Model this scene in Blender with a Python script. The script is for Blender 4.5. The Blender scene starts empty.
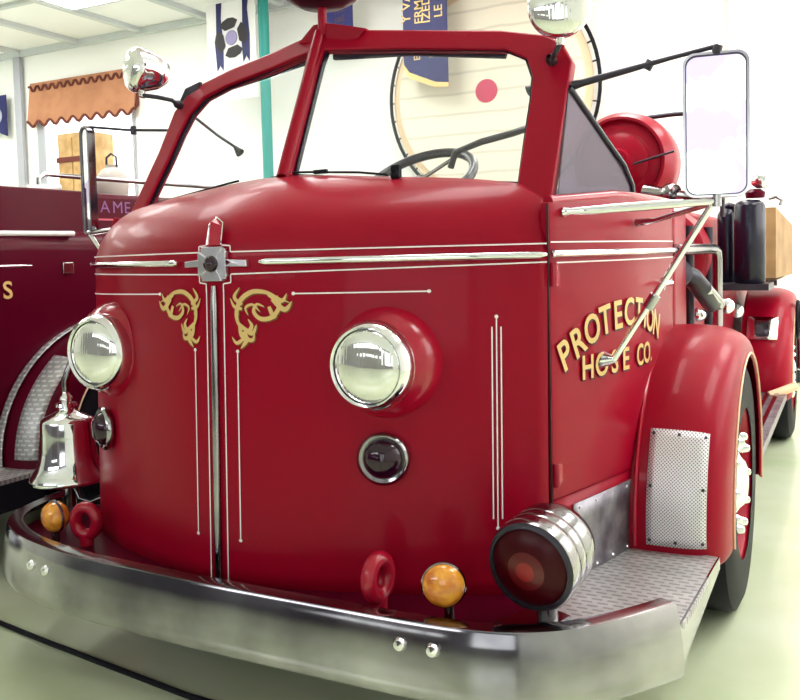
import bpy, math, random
from mathutils import Vector, Matrix
random.seed(4)
PI = math.pi
S = bpy.context.scene
COL = S.collection
# ------------------------------------------------------------------ camera
TH, ROLL, PITCH, F = math.radians(27.4), math.radians(1.43), math.radians(3.1), 870.0
D0 = Vector((-math.sin(TH), math.cos(TH), 0)); R0 = Vector((math.cos(TH), math.sin(TH), 0)); U0 = Vector((0, 0, 1))
Dv = D0 * math.cos(PITCH) - U0 * math.sin(PITCH); Uv = U0 * math.cos(PITCH) + D0 * math.sin(PITCH)
Rr = R0 * math.cos(ROLL) - Uv * math.sin(ROLL); Ur = Uv * math.cos(ROLL) + R0 * math.sin(ROLL)
cd = bpy.data.cameras.new('camera'); cam = bpy.data.objects.new('camera', cd); COL.objects.link(cam)
cd.sensor_width = 36; cd.sensor_fit = 'HORIZONTAL'; cd.lens = 36 * F / 800; cd.shift_y = -0.06
cd.clip_start = 0.05; cd.clip_end = 200
M = Matrix((Rr, Ur, -Dv)).transposed().to_4x4(); M.translation = Vector((1.784, -2.178, 1.455))
cam.matrix_world = M
S.camera = cam
# ------------------------------------------------------------------ world, lights, exposure
w = bpy.data.worlds.new('sky'); S.world = w; w.use_nodes = True
w.node_tree.nodes['Background'].inputs[0].default_value = (0.93, 0.97, 1.0, 1)
w.node_tree.nodes['Background'].inputs[1].default_value = 1.2
S.view_settings.view_transform = 'Standard'; S.view_settings.look = 'None'
S.view_settings.gamma = 1; S.view_settings.use_curve_mapping = False
S.view_settings.exposure = 0.95

def area(name, loc, rot, sx, sy, power, col=(1, 1, 1)):
    l = bpy.data.lights.new(name, 'AREA'); l.shape = 'RECTANGLE'; l.size = sx; l.size_y = sy
    l.energy = power; l.color = col
    o = bpy.data.objects.new(name, l); o.location = loc; o.rotation_euler = rot; COL.objects.link(o)
    return o
# unseen fill lights added behind the camera and at the right wall
area('front_fill_light', (-3.2, -8.1, 4.1), (math.radians(75), 0, 0), 6.5, 1.0, 75, (0.97, 0.98, 1.0))
area('side_fill_light', (4.85, 4.0, 3.0), (0, math.radians(90), 0), 2.2, 6.0, 60, (0.97, 0.99, 1.0))

# ------------------------------------------------------------------ materials
def mat(name, base=(0.8, 0.8, 0.8), rough=0.5, metal=0.0, coat=0.0, trans=0.0, emis=None, es=0.0, ior=1.45, alpha=1.0):
    m = bpy.data.materials.new(name); m.use_nodes = True
    b = m.node_tree.nodes['Principled BSDF']
    b.inputs['Base Color'].default_value = (*base, 1); b.inputs['Roughness'].default_value = rough
    b.inputs['Metallic'].default_value = metal; b.inputs['Coat Weight'].default_value = coat
    b.inputs['Coat Roughness'].default_value = 0.06
    b.inputs['Transmission Weight'].default_value = trans; b.inputs['IOR'].default_value = ior
    b.inputs['Alpha'].default_value = alpha
    if emis: b.inputs['Emission Color'].default_value = (*emis, 1); b.inputs['Emission Strength'].default_value = es
    return m
def nt(m): return m.node_tree.nodes, m.node_tree.links, m.node_tree.nodes['Principled BSDF']
def noise_col(m, c1, c2, scale=5.0, detail=4, lo=0.35, hi=0.65, rough=None, bump=0.0):
    n, l, b = nt(m)
    tc = n.new('ShaderNodeTexCoord'); nz = n.new('ShaderNodeTexNoise'); nz.inputs['Scale'].default_value = scale
    nz.inputs['Detail'].default_value = detail
    l.new(tc.outputs['Object'], nz.inputs['Vector'])
    r = n.new('ShaderNodeValToRGB'); r.color_ramp.elements[0].position = lo; r.color_ramp.elements[1].position = hi
    r.color_ramp.elements[0].color = (*c1, 1); r.color_ramp.elements[1].color = (*c2, 1)
    l.new(nz.outputs['Fac'], r.inputs[0]); l.new(r.outputs[0], b.inputs['Base Color'])
    if rough:
        mr = n.new('ShaderNodeMapRange'); mr.inputs[3].default_value = rough[0]; mr.inputs[4].default_value = rough[1]
        l.new(nz.outputs['Fac'], mr.inputs[0]); l.new(mr.outputs[0], b.inputs['Roughness'])
    if bump:
        bp = n.new('ShaderNodeBump'); bp.inputs['Strength'].default_value = bump; bp.inputs['Distance'].default_value = 0.01
        l.new(nz.outputs['Fac'], bp.inputs['Height']); l.new(bp.outputs[0], b.inputs['Normal'])
    return m
def grid_holes(m, dark, light, pitch, rad):     # perforated or studded sheet in object space (x along, z up)
    n, l, b = nt(m)
    tc = n.new('ShaderNodeTexCoord'); sp = n.new('ShaderNodeSeparateXYZ'); l.new(tc.outputs['Object'], sp.inputs[0])
    def math_(op, a, bb=None, v=None):
        q = n.new('ShaderNodeMath'); q.operation = op
        l.new(a, q.inputs[0])
        if bb is not None: l.new(bb, q.inputs[1])
        elif v is not None: q.inputs[1].default_value = v
        return q.outputs[0]
    k = 2 * PI / pitch
    sx = math_('SINE', math_('MULTIPLY', sp.outputs['X'], v=k)); sz = math_('SINE', math_('MULTIPLY', sp.outputs['Z'], v=k))
    pr = math_('MULTIPLY', sx, sz); g = math_('GREATER_THAN', pr, v=rad)
    mx = n.new('ShaderNodeMix'); mx.data_type = 'RGBA'; l.new(g, mx.inputs[0])
    mx.inputs[6].default_value = (*light, 1); mx.inputs[7].default_value = (*dark, 1)
    l.new(mx.outputs[2], b.inputs['Base Color'])
    return m
def tread(m, dark, light, ux='X', uy='Y', scale=1.0):   # five-bar style tread: short raised dashes in alternating rows
    n, l, b = nt(m)
    tc = n.new('ShaderNodeTexCoord'); mp = n.new('ShaderNodeMapping'); l.new(tc.outputs['Object'], mp.inputs[0])
    br = n.new('ShaderNodeTexBrick'); br.inputs['Scale'].default_value = 1.0
    br.inputs['Brick Width'].default_value = 0.046 * scale; br.inputs['Row Height'].default_value = 0.026 * scale
    br.inputs['Mortar Size'].default_value = 0.009 * scale; br.inputs['Mortar Smooth'].default_value = 0.3; br.offset = 0.5
    if uy == 'Z': mp.inputs['Rotation'].default_value = (PI / 2, 0, 0)
    br.inputs['Color1'].default_value = (0, 0, 0, 1); br.inputs['Color2'].default_value = (0, 0, 0, 1)
    br.inputs['Mortar'].default_value = (1, 1, 1, 1)
    l.new(mp.outputs[0], br.inputs['Vector'])
    mx = n.new('ShaderNodeMix'); mx.data_type = 'RGBA'; l.new(br.outputs['Fac'], mx.inputs[0])
    mx.inputs[6].default_value = (*dark, 1); mx.inputs[7].default_value = (*light, 1)
    nz = n.new('ShaderNodeTexNoise'); nz.inputs['Scale'].default_value = 9; l.new(tc.outputs['Object'], nz.inputs['Vector'])
    m2 = n.new('ShaderNodeMix'); m2.data_type = 'RGBA'; m2.blend_type = 'MULTIPLY'; m2.inputs[0].default_value = 0.5
    l.new(mx.outputs[2], m2.inputs[6]); l.new(nz.outputs['Fac'], m2.inputs[7])
    l.new(m2.outputs[2], b.inputs['Base Color'])
    bp = n.new('ShaderNodeBump'); bp.inputs['Strength'].default_value = 0.6; bp.inputs['Distance'].default_value = 0.003; bp.invert = True
    l.new(br.outputs['Fac'], bp.inputs['Height']); l.new(bp.outputs[0], b.inputs['Normal'])
    return m

RED = mat('red_paint', (0.31, 0.0005, 0.016), 0.36, coat=0.10)
RED.node_tree.nodes['Principled BSDF'].inputs['Specular IOR Level'].default_value = 0.16
REDH = mat('red_lamp_paint', (0.38, 0.004, 0.024), 0.2, coat=0.25)
REDSHADED = mat('shaded_red_paint', (0.085, 0.001, 0.012), 0.3, coat=0.04)  # red paint darkened to put the second truck's shade into the colour
REDSHADED.node_tree.nodes['Principled BSDF'].inputs['Specular IOR Level'].default_value = 0.15
CHROME = mat('chrome', (0.88, 0.88, 0.90), 0.07, 1.0)
CHROMED = mat('aged_chrome', (0.75, 0.75, 0.76), 0.16, 1.0)
noise_col(CHROMED, (0.20, 0.19, 0.21), (0.50, 0.49, 0.50), 2.6, 4, rough=(0.05, 0.22))
STEEL = mat('worn_steel_sheet', (0.45, 0.43, 0.47), 0.4, 0.85)
noise_col(STEEL, (0.17, 0.15, 0.19), (0.36, 0.34, 0.38), 14, 6, rough=(0.3, 0.5))
TREAD = tread(mat('tread_plate', (0.6, 0.6, 0.58), 0.42, 0.55), (0.42, 0.41, 0.41), (0.74, 0.72, 0.73))
TREADV = tread(mat('tread_plate_upright', (0.6, 0.6, 0.58), 0.42, 0.5), (0.95, 0.95, 0.93), (0.55, 0.55, 0.57), uy='Z', scale=0.8)
PERF = grid_holes(mat('perforated_sheet', (0.8, 0.8, 0.8), 0.4, 0.35), (0.18, 0.15, 0.20), (0.80, 0.78, 0.80), 0.0115, 0.25)
BLACK = mat('black_rubber', (0.012, 0.011, 0.016), 0.55)
BLACKG = mat('black_gloss', (0.008, 0.006, 0.02), 0.25, coat=0.1)
for m_ in (BLACK,): m_.node_tree.nodes['Principled BSDF'].inputs['Specular IOR Level'].default_value = 0.12
DARK = mat('dark_metal', (0.05, 0.045, 0.06), 0.35, 0.6)
CHASSIS = mat('chassis_black', (0.008, 0.007, 0.011), 0.7)
CHASSIS.node_tree.nodes['Principled BSDF'].inputs['Specular IOR Level'].default_value = 0.1
GOLD = mat('gold_leaf', (0.74, 0.50, 0.19), 0.4, 0.05)
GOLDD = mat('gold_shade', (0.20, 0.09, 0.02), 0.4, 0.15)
SHADE = mat('letter_shade_black', (0.03, 0.004, 0.008), 0.4)
PINK = mat('pinstripe_white', (0.96, 0.86, 0.87), 0.4)
CREAM = mat('cream_stripe', (0.9, 0.62, 0.40), 0.4)
AMBER = mat('amber_lens', (0.85, 0.28, 0.02), 0.12, coat=0.8)
AMBER.node_tree.nodes['Principled BSDF'].inputs['Subsurface Weight'].default_value = 0.0
noise_col(AMBER, (0.62, 0.16, 0.01), (0.95, 0.42, 0.05), 28, 2)
REDL = mat('red_lens', (0.045, 0.0005, 0.003), 0.3, coat=0.0)
REDL.node_tree.nodes['Principled BSDF'].inputs['Specular IOR Level'].default_value = 0.2
REDHOT = mat('red_lens_glow', (0.26, 0.003, 0.003), 0.35, coat=0.2)
REDMID = mat('red_lens_glow_edge', (0.10, 0.001, 0.003), 0.3, coat=0.2)
PURP = mat('dark_jewel_lens', (0.022, 0.001, 0.012), 0.08, coat=0.25)
GLASS = mat('clear_glass', (1, 1, 1), 0.0, trans=1.0, ior=1.02)
def thin_glass(name, tint, fac, haze=(0.9, 0.9, 0.95), hz=0.0):
    m = bpy.data.materials.new(name); m.use_nodes = True
    n, l = m.node_tree.nodes, m.node_tree.links; n.clear()
    out = n.new('ShaderNodeOutputMaterial'); t = n.new('ShaderNodeBsdfTransparent'); t.inputs[0].default_value = (*tint, 1)
    g = n.new('ShaderNodeBsdfGlossy'); g.inputs['Roughness'].default_value = 0.02
    fr = n.new('ShaderNodeMix'); fr.data_type = 'RGBA'
    mx = n.new('ShaderNodeMixShader'); mx.inputs[0].default_value = fac
    l.new(t.outputs[0], mx.inputs[1]); l.new(g.outputs[0], mx.inputs[2])
    d = n.new('ShaderNodeBsdfDiffuse'); d.inputs[0].default_value = (*haze, 1)
    m2 = n.new('ShaderNodeMixShader'); m2.inputs[0].default_value = hz
    l.new(mx.outputs[0], m2.inputs[1]); l.new(d.outputs[0], m2.inputs[2]); l.new(m2.outputs[0], out.inputs[0])
    n.remove(fr)
    return m
PANE = thin_glass('windscreen_glass', (0.98, 1.0, 1.0), 0.05, hz=0.012)
SIDEG = thin_glass('side_glass', (0.30, 0.25, 0.33), 0.06, (0.42, 0.30, 0.42), 0.15)
LENS = mat('headlight_glass', (0.93, 0.93, 0.88), 0.05, 0.75, coat=1.0)
def fluted(m):
    n, l, b = nt(m)
    tc = n.new('ShaderNodeTexCoord'); wv = n.new('ShaderNodeTexWave'); wv.bands_direction = 'X'; wv.inputs['Scale'].default_value = 28
    l.new(tc.outputs['Object'], wv.inputs['Vector'])
    bp = n.new('ShaderNodeBump'); bp.inputs['Strength'].default_value = 0.12; bp.inputs['Distance'].default_value = 0.002
    l.new(wv.outputs['Fac'], bp.inputs['Height']); l.new(bp.outputs[0], b.inputs['Normal'])
fluted(LENS)
VIS = mat('navy_visor', (.006,.005,.03), .8)
VIS.node_tree.nodes['Principled BSDF'].inputs['Specular IOR Level'].default_value = 0.1
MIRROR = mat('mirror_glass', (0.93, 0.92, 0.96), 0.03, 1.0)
noise_col(MIRROR, (0.97, 0.96, 0.99), (0.50, 0.42, 0.62), 6.5, 3, lo=.50, hi=.56)  # lavender blotches: a mottled reflection painted into the mirror colour
LEATHER = mat('grey_vinyl', (0.16, 0.17, 0.22), 0.45)
WOOD = mat('plywood', (0.55, 0.33, 0.13), 0.6)
noise_col(WOOD, (0.46, 0.27, 0.10), (0.66, 0.42, 0.19), 6, 5)
WOODB = noise_col(mat('box_plywood', (0.4, 0.24, 0.1), 0.6), (0.30, 0.17, 0.07), (0.42, 0.25, 0.11), 6, 5)
WALL = mat('white_wall_paint', (0.93, 0.93, 0.90), 0.7)
noise_col(WALL, (0.93, 0.93, 0.90), (0.96, 0.96, 0.94), 0.6, 2)
FLOOR = mat('pale_vinyl_floor', (0.72, 0.76, 0.60), 0.22, coat=0.25)
noise_col(FLOOR, (0.58, 0.66, 0.42), (0.72, 0.77, 0.58), 1.2, 5, rough=(0.16, 0.32))
CEIL = mat('white_ceiling', (0.93, 0.94, 0.95), 0.8)
BEAM = mat('ceiling_grid_grey', (0.62, 0.66, 0.68), 0.6)
GREY = mat('grey_trim', (0.45, 0.46, 0.52), 0.6)
BASEB = mat('black_baseboard', (0.02, 0.02, 0.025), 0.5)
BROWN = mat('tan_cloth', (0.50, 0.22, 0.11), 0.9)
noise_col(BROWN, (0.44, 0.19, 0.10), (0.56, 0.26, 0.14), 3, 4)
BROWND = mat('brown_braid', (0.16, 0.04, 0.03), 0.9)
NAVY = mat('navy_satin', (0.012, 0.014, 0.11), 0.5)
BANNERGOLD = mat('gold_print', (0.75, 0.55, 0.22), 0.6)
WHITEC = mat('white_cloth', (0.96, 0.96, 0.97), 0.8)
TEAL = mat('teal_paint', (0.02, 0.30, 0.27), 0.4)
CANVAS = mat('cream_canvas', (0.78, 0.74, 0.60), 0.9)
def canvas_quilt(m):
    n, l, b = nt(m)
    tc = n.new('ShaderNodeTexCoord'); wv = n.new('ShaderNodeTexWave'); wv.bands_direction = 'Z'; wv.inputs['Scale'].default_value = 1.3
    wv.inputs['Distortion'].default_value = 1.2
    l.new(tc.outputs['Object'], wv.inputs['Vector'])
    r = n.new('ShaderNodeValToRGB'); r.color_ramp.elements[0].position = 0.0; r.color_ramp.elements[1].position = 0.08
    r.color_ramp.elements[0].color = (0.64, 0.61, 0.49, 1); r.color_ramp.elements[1].color = (0.80, 0.76, 0.62, 1)
    l.new(wv.outputs['Fac'], r.inputs[0]); l.new(r.outputs[0], b.inputs['Base Color'])
canvas_quilt(CANVAS)
REDDISC = mat('red_disc', (0.55, 0.05, 0.12), 0.7)
WHITEM = mat('white_enamel', (0.85, 0.83, 0.82), 0.25, coat=0.3)
GLOWPANE = mat('glowing_pane', (0.9, 0.95, 1), 0.5, emis=(0.93, 0.97, 1.0), es=1.0)
DOORGLOW = mat('door_fill_glow', (0.9, 0.95, 1), 0.5, emis=(0.93, 0.97, 1.0), es=0.75)
FILLPANEL = mat('fill_lamp_diffuser', (1, 1, 1), 0.6, emis=(1.0, 0.99, 0.96), es=5.6)

# ------------------------------------------------------------------ mesh helpers
class MB:
    def __init__(s): s.v = []; s.f = []
    def add(s, vs, fs):
        o = len(s.v); s.v += [tuple(p) for p in vs]; s.f += [tuple(i + o for i in f) for f in fs]; return s
    def box(s, x0, x1, y0, y1, z0, z1):
        return s.add([(x0,y0,z0),(x1,y0,z0),(x1,y1,z0),(x0,y1,z0),(x0,y0,z1),(x1,y0,z1),(x1,y1,z1),(x0,y1,z1)],
                     [(0,3,2,1),(4,5,6,7),(0,1,5,4),(1,2,6,5),(2,3,7,6),(3,0,4,7)])
    def tube(s, pts, r, n=12, closed=False, caps=True):
        pts = [Vector(p) for p in pts]; N = len(pts); rs = r if isinstance(r, (list, tuple)) else [r] * N
        prev = None; rings = []
        for i, p in enumerate(pts):
            if closed: t = pts[(i+1) % N] - pts[i-1]
            elif i == 0: t = pts[1] - p
            elif i == N-1: t = p - pts[i-1]
            else: t = (pts[i+1] - p).normalized() + (p - pts[i-1]).normalized()
            t.normalize()
            if prev is None:
                a = Vector((0,0,1)) if abs(t.z) < .9 else Vector((1,0,0)); u = t.cross(a).normalized()
            else:
                u = prev - t * prev.dot(t); u.normalize()
            prev = u; v = t.cross(u)
            rings.append([p + (u*math.cos(2*PI*k/n) + v*math.sin(2*PI*k/n)) * rs[i] for k in range(n)])
        vs = [q for g in rings for q in g]; fs = []
        for i in range(N if closed else N-1):
            a, b = i*n, ((i+1) % N)*n
            for k in range(n): fs.append((a+k, a+(k+1) % n, b+(k+1) % n, b+k))
        if caps and not closed: fs.append(tuple(range(n-1, -1, -1))); fs.append(tuple((N-1)*n+k for k in range(n)))
        return s.add(vs, fs)
    def lathe(s, prof, o=(0,0,0), axis=(0,0,1), n=40, close=False):      # prof: (radius, height along axis)
        ax = Vector(axis).normalized(); a = Vector((0,0,1)) if abs(ax.z) < .9 else Vector((1,0,0))
        u = ax.cross(a).normalized(); v = ax.cross(u); o = Vector(o); vs = []; fs = []
        for r, h in prof:
            for k in range(n): vs.append(o + ax*h + (u*math.cos(2*PI*k/n) + v*math.sin(2*PI*k/n)) * max(r, 1e-5))
        m = len(prof)
        for i in range(m if close else m-1):
            for k in range(n): fs.append((i*n+k, i*n+(k+1) % n, ((i+1) % m)*n+(k+1) % n, ((i+1) % m)*n+k))
        return s.add(vs, fs)
    def grid(s, fn, nu, nv, cl=False):
        vs = [fn(i/nu, j/nv) for j in range(nv+1) for i in range(nu+1)]; W = nu+1
        return s.add(vs, [(j*W+i, j*W+i+1, (j+1)*W+i+1, (j+1)*W+i) for j in range(nv) for i in range(nu)])
    def prism(s, poly, off):          # poly: ordered 3D points, extruded by the vector off
        n = len(poly); off = Vector(off); a = [Vector(p) for p in poly]; b = [p + off for p in a]
        return s.add(a + b, [tuple(range(n)), tuple(range(2*n-1, n-1, -1))] + [(i, i+n, (i+1) % n + n, (i+1) % n) for i in range(n)])
    def band(s, outer, inner, off):   # frame strip between two equal-length closed loops, given depth
        n = len(outer); off = Vector(off); O = [Vector(p) for p in outer]; I = [Vector(p) for p in inner]
        vs = O + I + [p+off for p in O] + [p+off for p in I]; fs = []
        for i in range(n):
            j = (i+1) % n
            fs += [(i, j, n+j, n+i), (2*n+i, 3*n+i, 3*n+j, 2*n+j), (i, 2*n+i, 2*n+j, j), (n+i, n+j, 3*n+j, 3*n+i)]
        return s.add(vs, fs)
    def shift(s, dx, dy, dz=0): s.v = [(a+dx, b+dy, c+dz) for a, b, c in s.v]; return s
    def build(s, name, m, parent=None, smooth=40, bevel=0, solid=0, subd=0, label=None, solidoff=-1):
        me = bpy.data.meshes.new(name); me.from_pydata(s.v, [], s.f); me.validate(); me.update()
        import bmesh as _b
        bm = _b.new(); bm.from_mesh(me); _b.ops.recalc_face_normals(bm, faces=bm.faces); bm.to_mesh(me); bm.free()
        me.materials.append(m)
        if smooth:
            me.polygons.foreach_set('use_smooth', [True]*len(me.polygons)); me.set_sharp_from_angle(angle=math.radians(smooth))
        o = bpy.data.objects.new(name, me); COL.objects.link(o)
        if parent is not None:
            o.parent = parent
            if parent.type == 'EMPTY': o.matrix_parent_inverse = Matrix.Translation(-parent.location)
        if solid: q = o.modifiers.new('solid', 'SOLIDIFY'); q.thickness = solid; q.offset = solidoff
        if bevel: q = o.modifiers.new('bevel', 'BEVEL'); q.width = bevel; q.segments = 3; q.limit_method = 'ANGLE'
        if subd: q = o.modifiers.new('sub', 'SUBSURF'); q.levels = subd; q.render_levels = subd
        if label: o['label'] = label
        return o
def box(*a): return MB().box(*a)
def tag(o, label, cat, group=None, kind=None):
    o['label'] = label; o['category'] = cat
    if group: o['group'] = group
    if kind: o['kind'] = kind
    return o
def thing(name, loc, label, cat, group=None):
    o = bpy.data.objects.new(name, None); COL.objects.link(o); o.location = loc; o.empty_display_size = 0.2
    return tag(o, label, cat, group)
def struct(o): o['kind'] = 'structure'; return o
def text_mesh(txt, size, bold=0.0):      # 2D verts/faces of a text, in text units, centred horizontally
    c = bpy.data.curves.new('t', 'FONT'); c.body = txt; c.size = size; c.offset = bold; c.resolution_u = 4
    o = bpy.data.objects.new('t', c); COL.objects.link(o)
    dg = bpy.context.evaluated_depsgraph_get(); me = o.evaluated_get(dg).to_mesh()
    vs = [(v.co.x, v.co.y) for v in me.vertices]; fs = [tuple(p.vertices) for p in me.polygons]
    o.evaluated_get(dg).to_mesh_clear(); bpy.data.objects.remove(o); bpy.data.curves.remove(c)
    return vs, fs
def hermite(P, x):
    n = len(P); m = []
    for i in range(n):
        a, b = (0, 1) if i == 0 else ((n-2, n-1) if i == n-1 else (i-1, i+1))
        m.append((P[b][1]-P[a][1])/(P[b][0]-P[a][0]))
    j = 0
    while j < n-2 and x > P[j+1][0]: j += 1
    h = P[j+1][0]-P[j][0]; t = (x-P[j][0])/h
    return (2*t**3-3*t*t+1)*P[j][1] + (t**3-2*t*t+t)*h*m[j] + (-2*t**3+3*t*t)*P[j+1][1] + (t**3-t*t)*h*m[j+1]

# ------------------------------------------------------------------ body shape
PLAN = [(-.90,.42),(-.845,.315),(-.75,.225),(-.55,.125),(-.25,.035),(0,0),(.25,.035),(.55,.125),(.8,.225),(.985,.32)]
LEFTSIDE = [(-.90,.42),(-.97,.60),(-1.05,.9),(-1.10,1.2),(-1.14,1.75)]
SIDE = [(.32,.985),(.55,1.05),(.82,1.115),(1.1,1.14),(1.4,1.15),(1.75,1.15)]
ZB = 1.46
def nose_y(x, z): return hermite(PLAN, x) - 0.03*(ZB - min(z, ZB))
def side_x(y): return hermite(SIDE, min(y, 1.75))
def nose_p(x, z, off=0.0):
    h = 0.004; dy = (hermite(PLAN, x+h)-hermite(PLAN, x-h))/(2*h); L = math.hypot(1, dy)
    return Vector((x + off*dy/L, nose_y(x, z) - off/L, z))
def side_p(y, z, off=0.0):
    h = 0.01; dx = (side_x(y+h)-side_x(y-h))/(2*h); L = math.hypot(1, dx)
    return Vector((side_x(y) + off/L, y - off*dx/L, z))

# ================================================================== SETTING
YB = 7.9; ZC = 4.95
struct(box(-13, 5, -8.2, YB+.2, -.1, 0).build('floor', FLOOR, smooth=0))
struct(box(-13, 5, YB, YB+.2, 0, ZC).build('wall_back', WALL, smooth=0))
struct(box(5, 5.2, -8.2, YB, 0, ZC).build('wall_right', WALL, smooth=0))
struct(box(-13.2, -13, -8.2, YB, 0, ZC).build('wall_left', WALL, smooth=0))
struct(box(-13, 5, -8.4, -8.2, 0, ZC).build('wall_front', mat('slate_wall_paint', (.16,.15,.19), .6), smooth=0))
for i_, x_ in enumerate((-4.2, .9)):
    dr = struct(box(x_, x_+3.8, -8.2, -8.14, 0, (3.5, 4.4)[i_]).build('door_%d' % (i_+1), mat('bay_door_brown', (.10,.08,.10), .5), smooth=0))
    for k_ in range((4, 1)[i_]): box(x_+.1+.9*k_, x_+(.8, 3.7)[i_]+.9*k_, -8.14, -8.13, (1.75, .7)[i_], (2.25, 4.3)[i_]).build('door_fill_pane', (GLOWPANE, DOORGLOW)[i_], dr, smooth=0)  # glowing panes added for fill light and a white mirror reflection
struct(box(-13, 5, -8.2, YB+.2, ZC, ZC+.15).build('ceiling', CEIL, smooth=0))
struct(box(-12.9, 4.95, YB-.025, YB-.001, 0, .13).build('baseboard_back', BASEB, smooth=0))
g = MB()
for x in (-10.33, -9.0, -7.7, -6.4, -5.1): g.box(x-.05, x+.05, -7.5, YB-.03, ZC-.07, ZC-.001)
for y in (0, 2, 4, 6): g.box(-12.9, -4.5, y-.04, y+.04, ZC-.05, ZC-.001)
g.box(-12.9, -4.5, YB-.09, YB-.005, ZC-.1, ZC-.002)
struct(g.build('trim_1', BEAM, smooth=0))
struct(box(-10.45, -10.30, YB-.09, YB-.03, .14, ZC-.11).build('trim_2', GREY, smooth=0))
struct(box(.575, .615, YB-.04, YB-.003, .14, ZC-.01).build('trim_3', mat('conduit', (.75, .6, .55), .5), smooth=0))
# window behind the valance
win = struct(MB().band([(-10.02, YB-.03, 2.0), (-7.9, YB-.03, 2.0), (-7.9, YB-.03, 4.3), (-10.02, YB-.03, 4.3)],
                       [(-9.85, YB-.03, 2.12), (-7.95, YB-.03, 2.12), (-7.95, YB-.03, 4.2), (-9.85, YB-.03, 4.2)], (0, .028, 0)).build('window_1', GREY, smooth=0))
box(-9.85, -7.95, YB-.012, YB-.004, 2.12, 4.2).build('window_pane', GLOWPANE, win, smooth=0)

# overhead light panels, added and spaced to brighten the back wall
def ceiling_fill_lamp(x, y, lab):
    t = thing('ceiling_fill_light', (x, y, ZC), lab, 'ceiling light', 'added ceiling light panels over the bay')
    MB().band([(x-.65,y-1.25,ZC-.06),(x+.65,y-1.25,ZC-.06),(x+.65,y+1.25,ZC-.06),(x-.65,y+1.25,ZC-.06)],
              [(x-.6,y-1.2,ZC-.06),(x+.6,y-1.2,ZC-.06),(x+.6,y+1.2,ZC-.06),(x-.6,y+1.2,ZC-.06)], (0,0,.055)).build('fill_frame', BEAM, t, smooth=0)
    box(x-.59, x+.59, y-1.19, y+1.19, ZC-.05, ZC-.02).build('fill_diffuser', FILLPANEL, t, smooth=0)
for x in (-10.6, -7.0, -3.4, .3, 3.2):
    for y in (1.8, 5.3):
        ceiling_fill_lamp(x, y, 'white rectangular light panel added to the ceiling above the trucks')

# ================================================================== FIRE TRUCK (foreground)
T = thing('fire_truck', (0, 3.0, 0), 'bright red vintage open-cab fire truck in front, gold lettered door and chrome bumper', 'fire truck')

# nose: vertical apron plus the shoulder that curls back to the windscreen
WB = [(-.835,.50,1.63),(-.80,.475,1.66),(-.38,.445,1.722),(0,.40,1.745),(.35,.40,1.722),(.865,.40,1.668),(.975,.388,1.603)]
def wb(x):
    return Vector((x, hermite([(p[0],p[1]) for p in WB], x), hermite([(p[0],p[2]) for p in WB], x)))
def nose_grid():
    cols = []
    NX = 60
    for i in range(NX+1):
        x = -.90 + 1.885*i/NX; cols.append((x, None))
    mb = MB(); rows = []
    zs = [.40 + (ZB-.40)*k/14 for k in range(15)]
    vs = []; nrow = 15 + 12
    for x, _ in cols:
        col = [Vector((x, nose_y(x, z), z)) for z in zs]
        p0 = Vector((x, nose_y(x, ZB), ZB)); k = (x+.90)/1.885
        p2 = wb(-.835 + k*(1.81)); p1 = Vector((p0.x + .25*(p2.x-p0.x), p0.y+.03, p0.z + .72*(p2.z-p0.z)))
        for j in range(1, 13):
            t = j/12; col.append(p0*(1-t)**2 + p1*2*t*(1-t) + p2*t*t)
        vs += col
    W = nrow
    fs = [(i*W+j, (i+1)*W+j, (i+1)*W+j+1, i*W+j+1) for i in range(NX) for j in range(nrow-1)]
    return mb.add(vs, fs)
nose = nose_grid().build('nose_panel', RED, T, smooth=50, solid=.012)
# left flank, seen as the outline on the left
def lf(u, v):
    y = .42 + 1.33*u; x = hermite([(p[1],p[0]) for p in LEFTSIDE], y); top = hermite([(.42,1.63),(.6,1.62),(1.0,1.6),(1.75,1.6)], y)
    z = .40 + (top-.40)*v; inset = 0.0 if z < ZB else ((z-ZB)/(top-ZB))**1.6*.065
    return (x+inset, y, z)
MB().grid(lf, 14, 24).build('side_panel', RED, T, smooth=50, solid=.012, solidoff=1)
# right flank: body side under and behind the door
def rf(u, v):
    y = .32 + 1.43*u; return side_p(y, .40 + (.70-.40)*v)
MB().grid(rf, 16, 4).build('side_panel', RED, T, smooth=50, solid=.012)
MB().grid(lambda u, v: side_p(1.42 + .33*u, .70 + .90*v), 4, 8).build('side_panel', RED, T, smooth=50, solid=.012)
# door
def doorf(u, v):
    y = .326 + (1.415-.326)*u; top = 1.60 + .03*min(1, u*3)
    return side_p(y, .703 + (top-.703)*v, .004)
door = MB().grid(doorf, 24, 24).build('door', RED, T, smooth=50, solid=.03, bevel=.003)
MB().tube([side_p(.345 + 1.05*k/14, 1.604 + .03*min(1, k/5), -.012) for k in range(15)], .018).build('door_cap', REDH, door)
for z in (.78, 1.385):
    h = MB(); h.tube([side_p(.335, z-.035, .012), side_p(.335, z+.035, .012)], .011); h.grid(lambda u, v: side_p(.335+.035*u, z-.03+.06*v, .009), 2, 2)
    h.build('door_hinge', REDH, T)
hd = MB(); hd.lathe([(.030,0),(.030,.008),(.014,.012),(.012,.035)], side_p(1.22, 1.325, .004), (1,0,0), 20)
hd.tube([side_p(1.22, 1.325, .035), side_p(1.16, 1.327, .038), side_p(1.08, 1.322, .036)], [.011,.010,.007]); hd.build('door_handle', CHROME, door)
# dark gap between nose and door
MB().tube([side_p(.322, .42, .001), side_p(.322, 1.595, .001)], .0035, 6).build('door_seam', SHADE, T)
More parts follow.
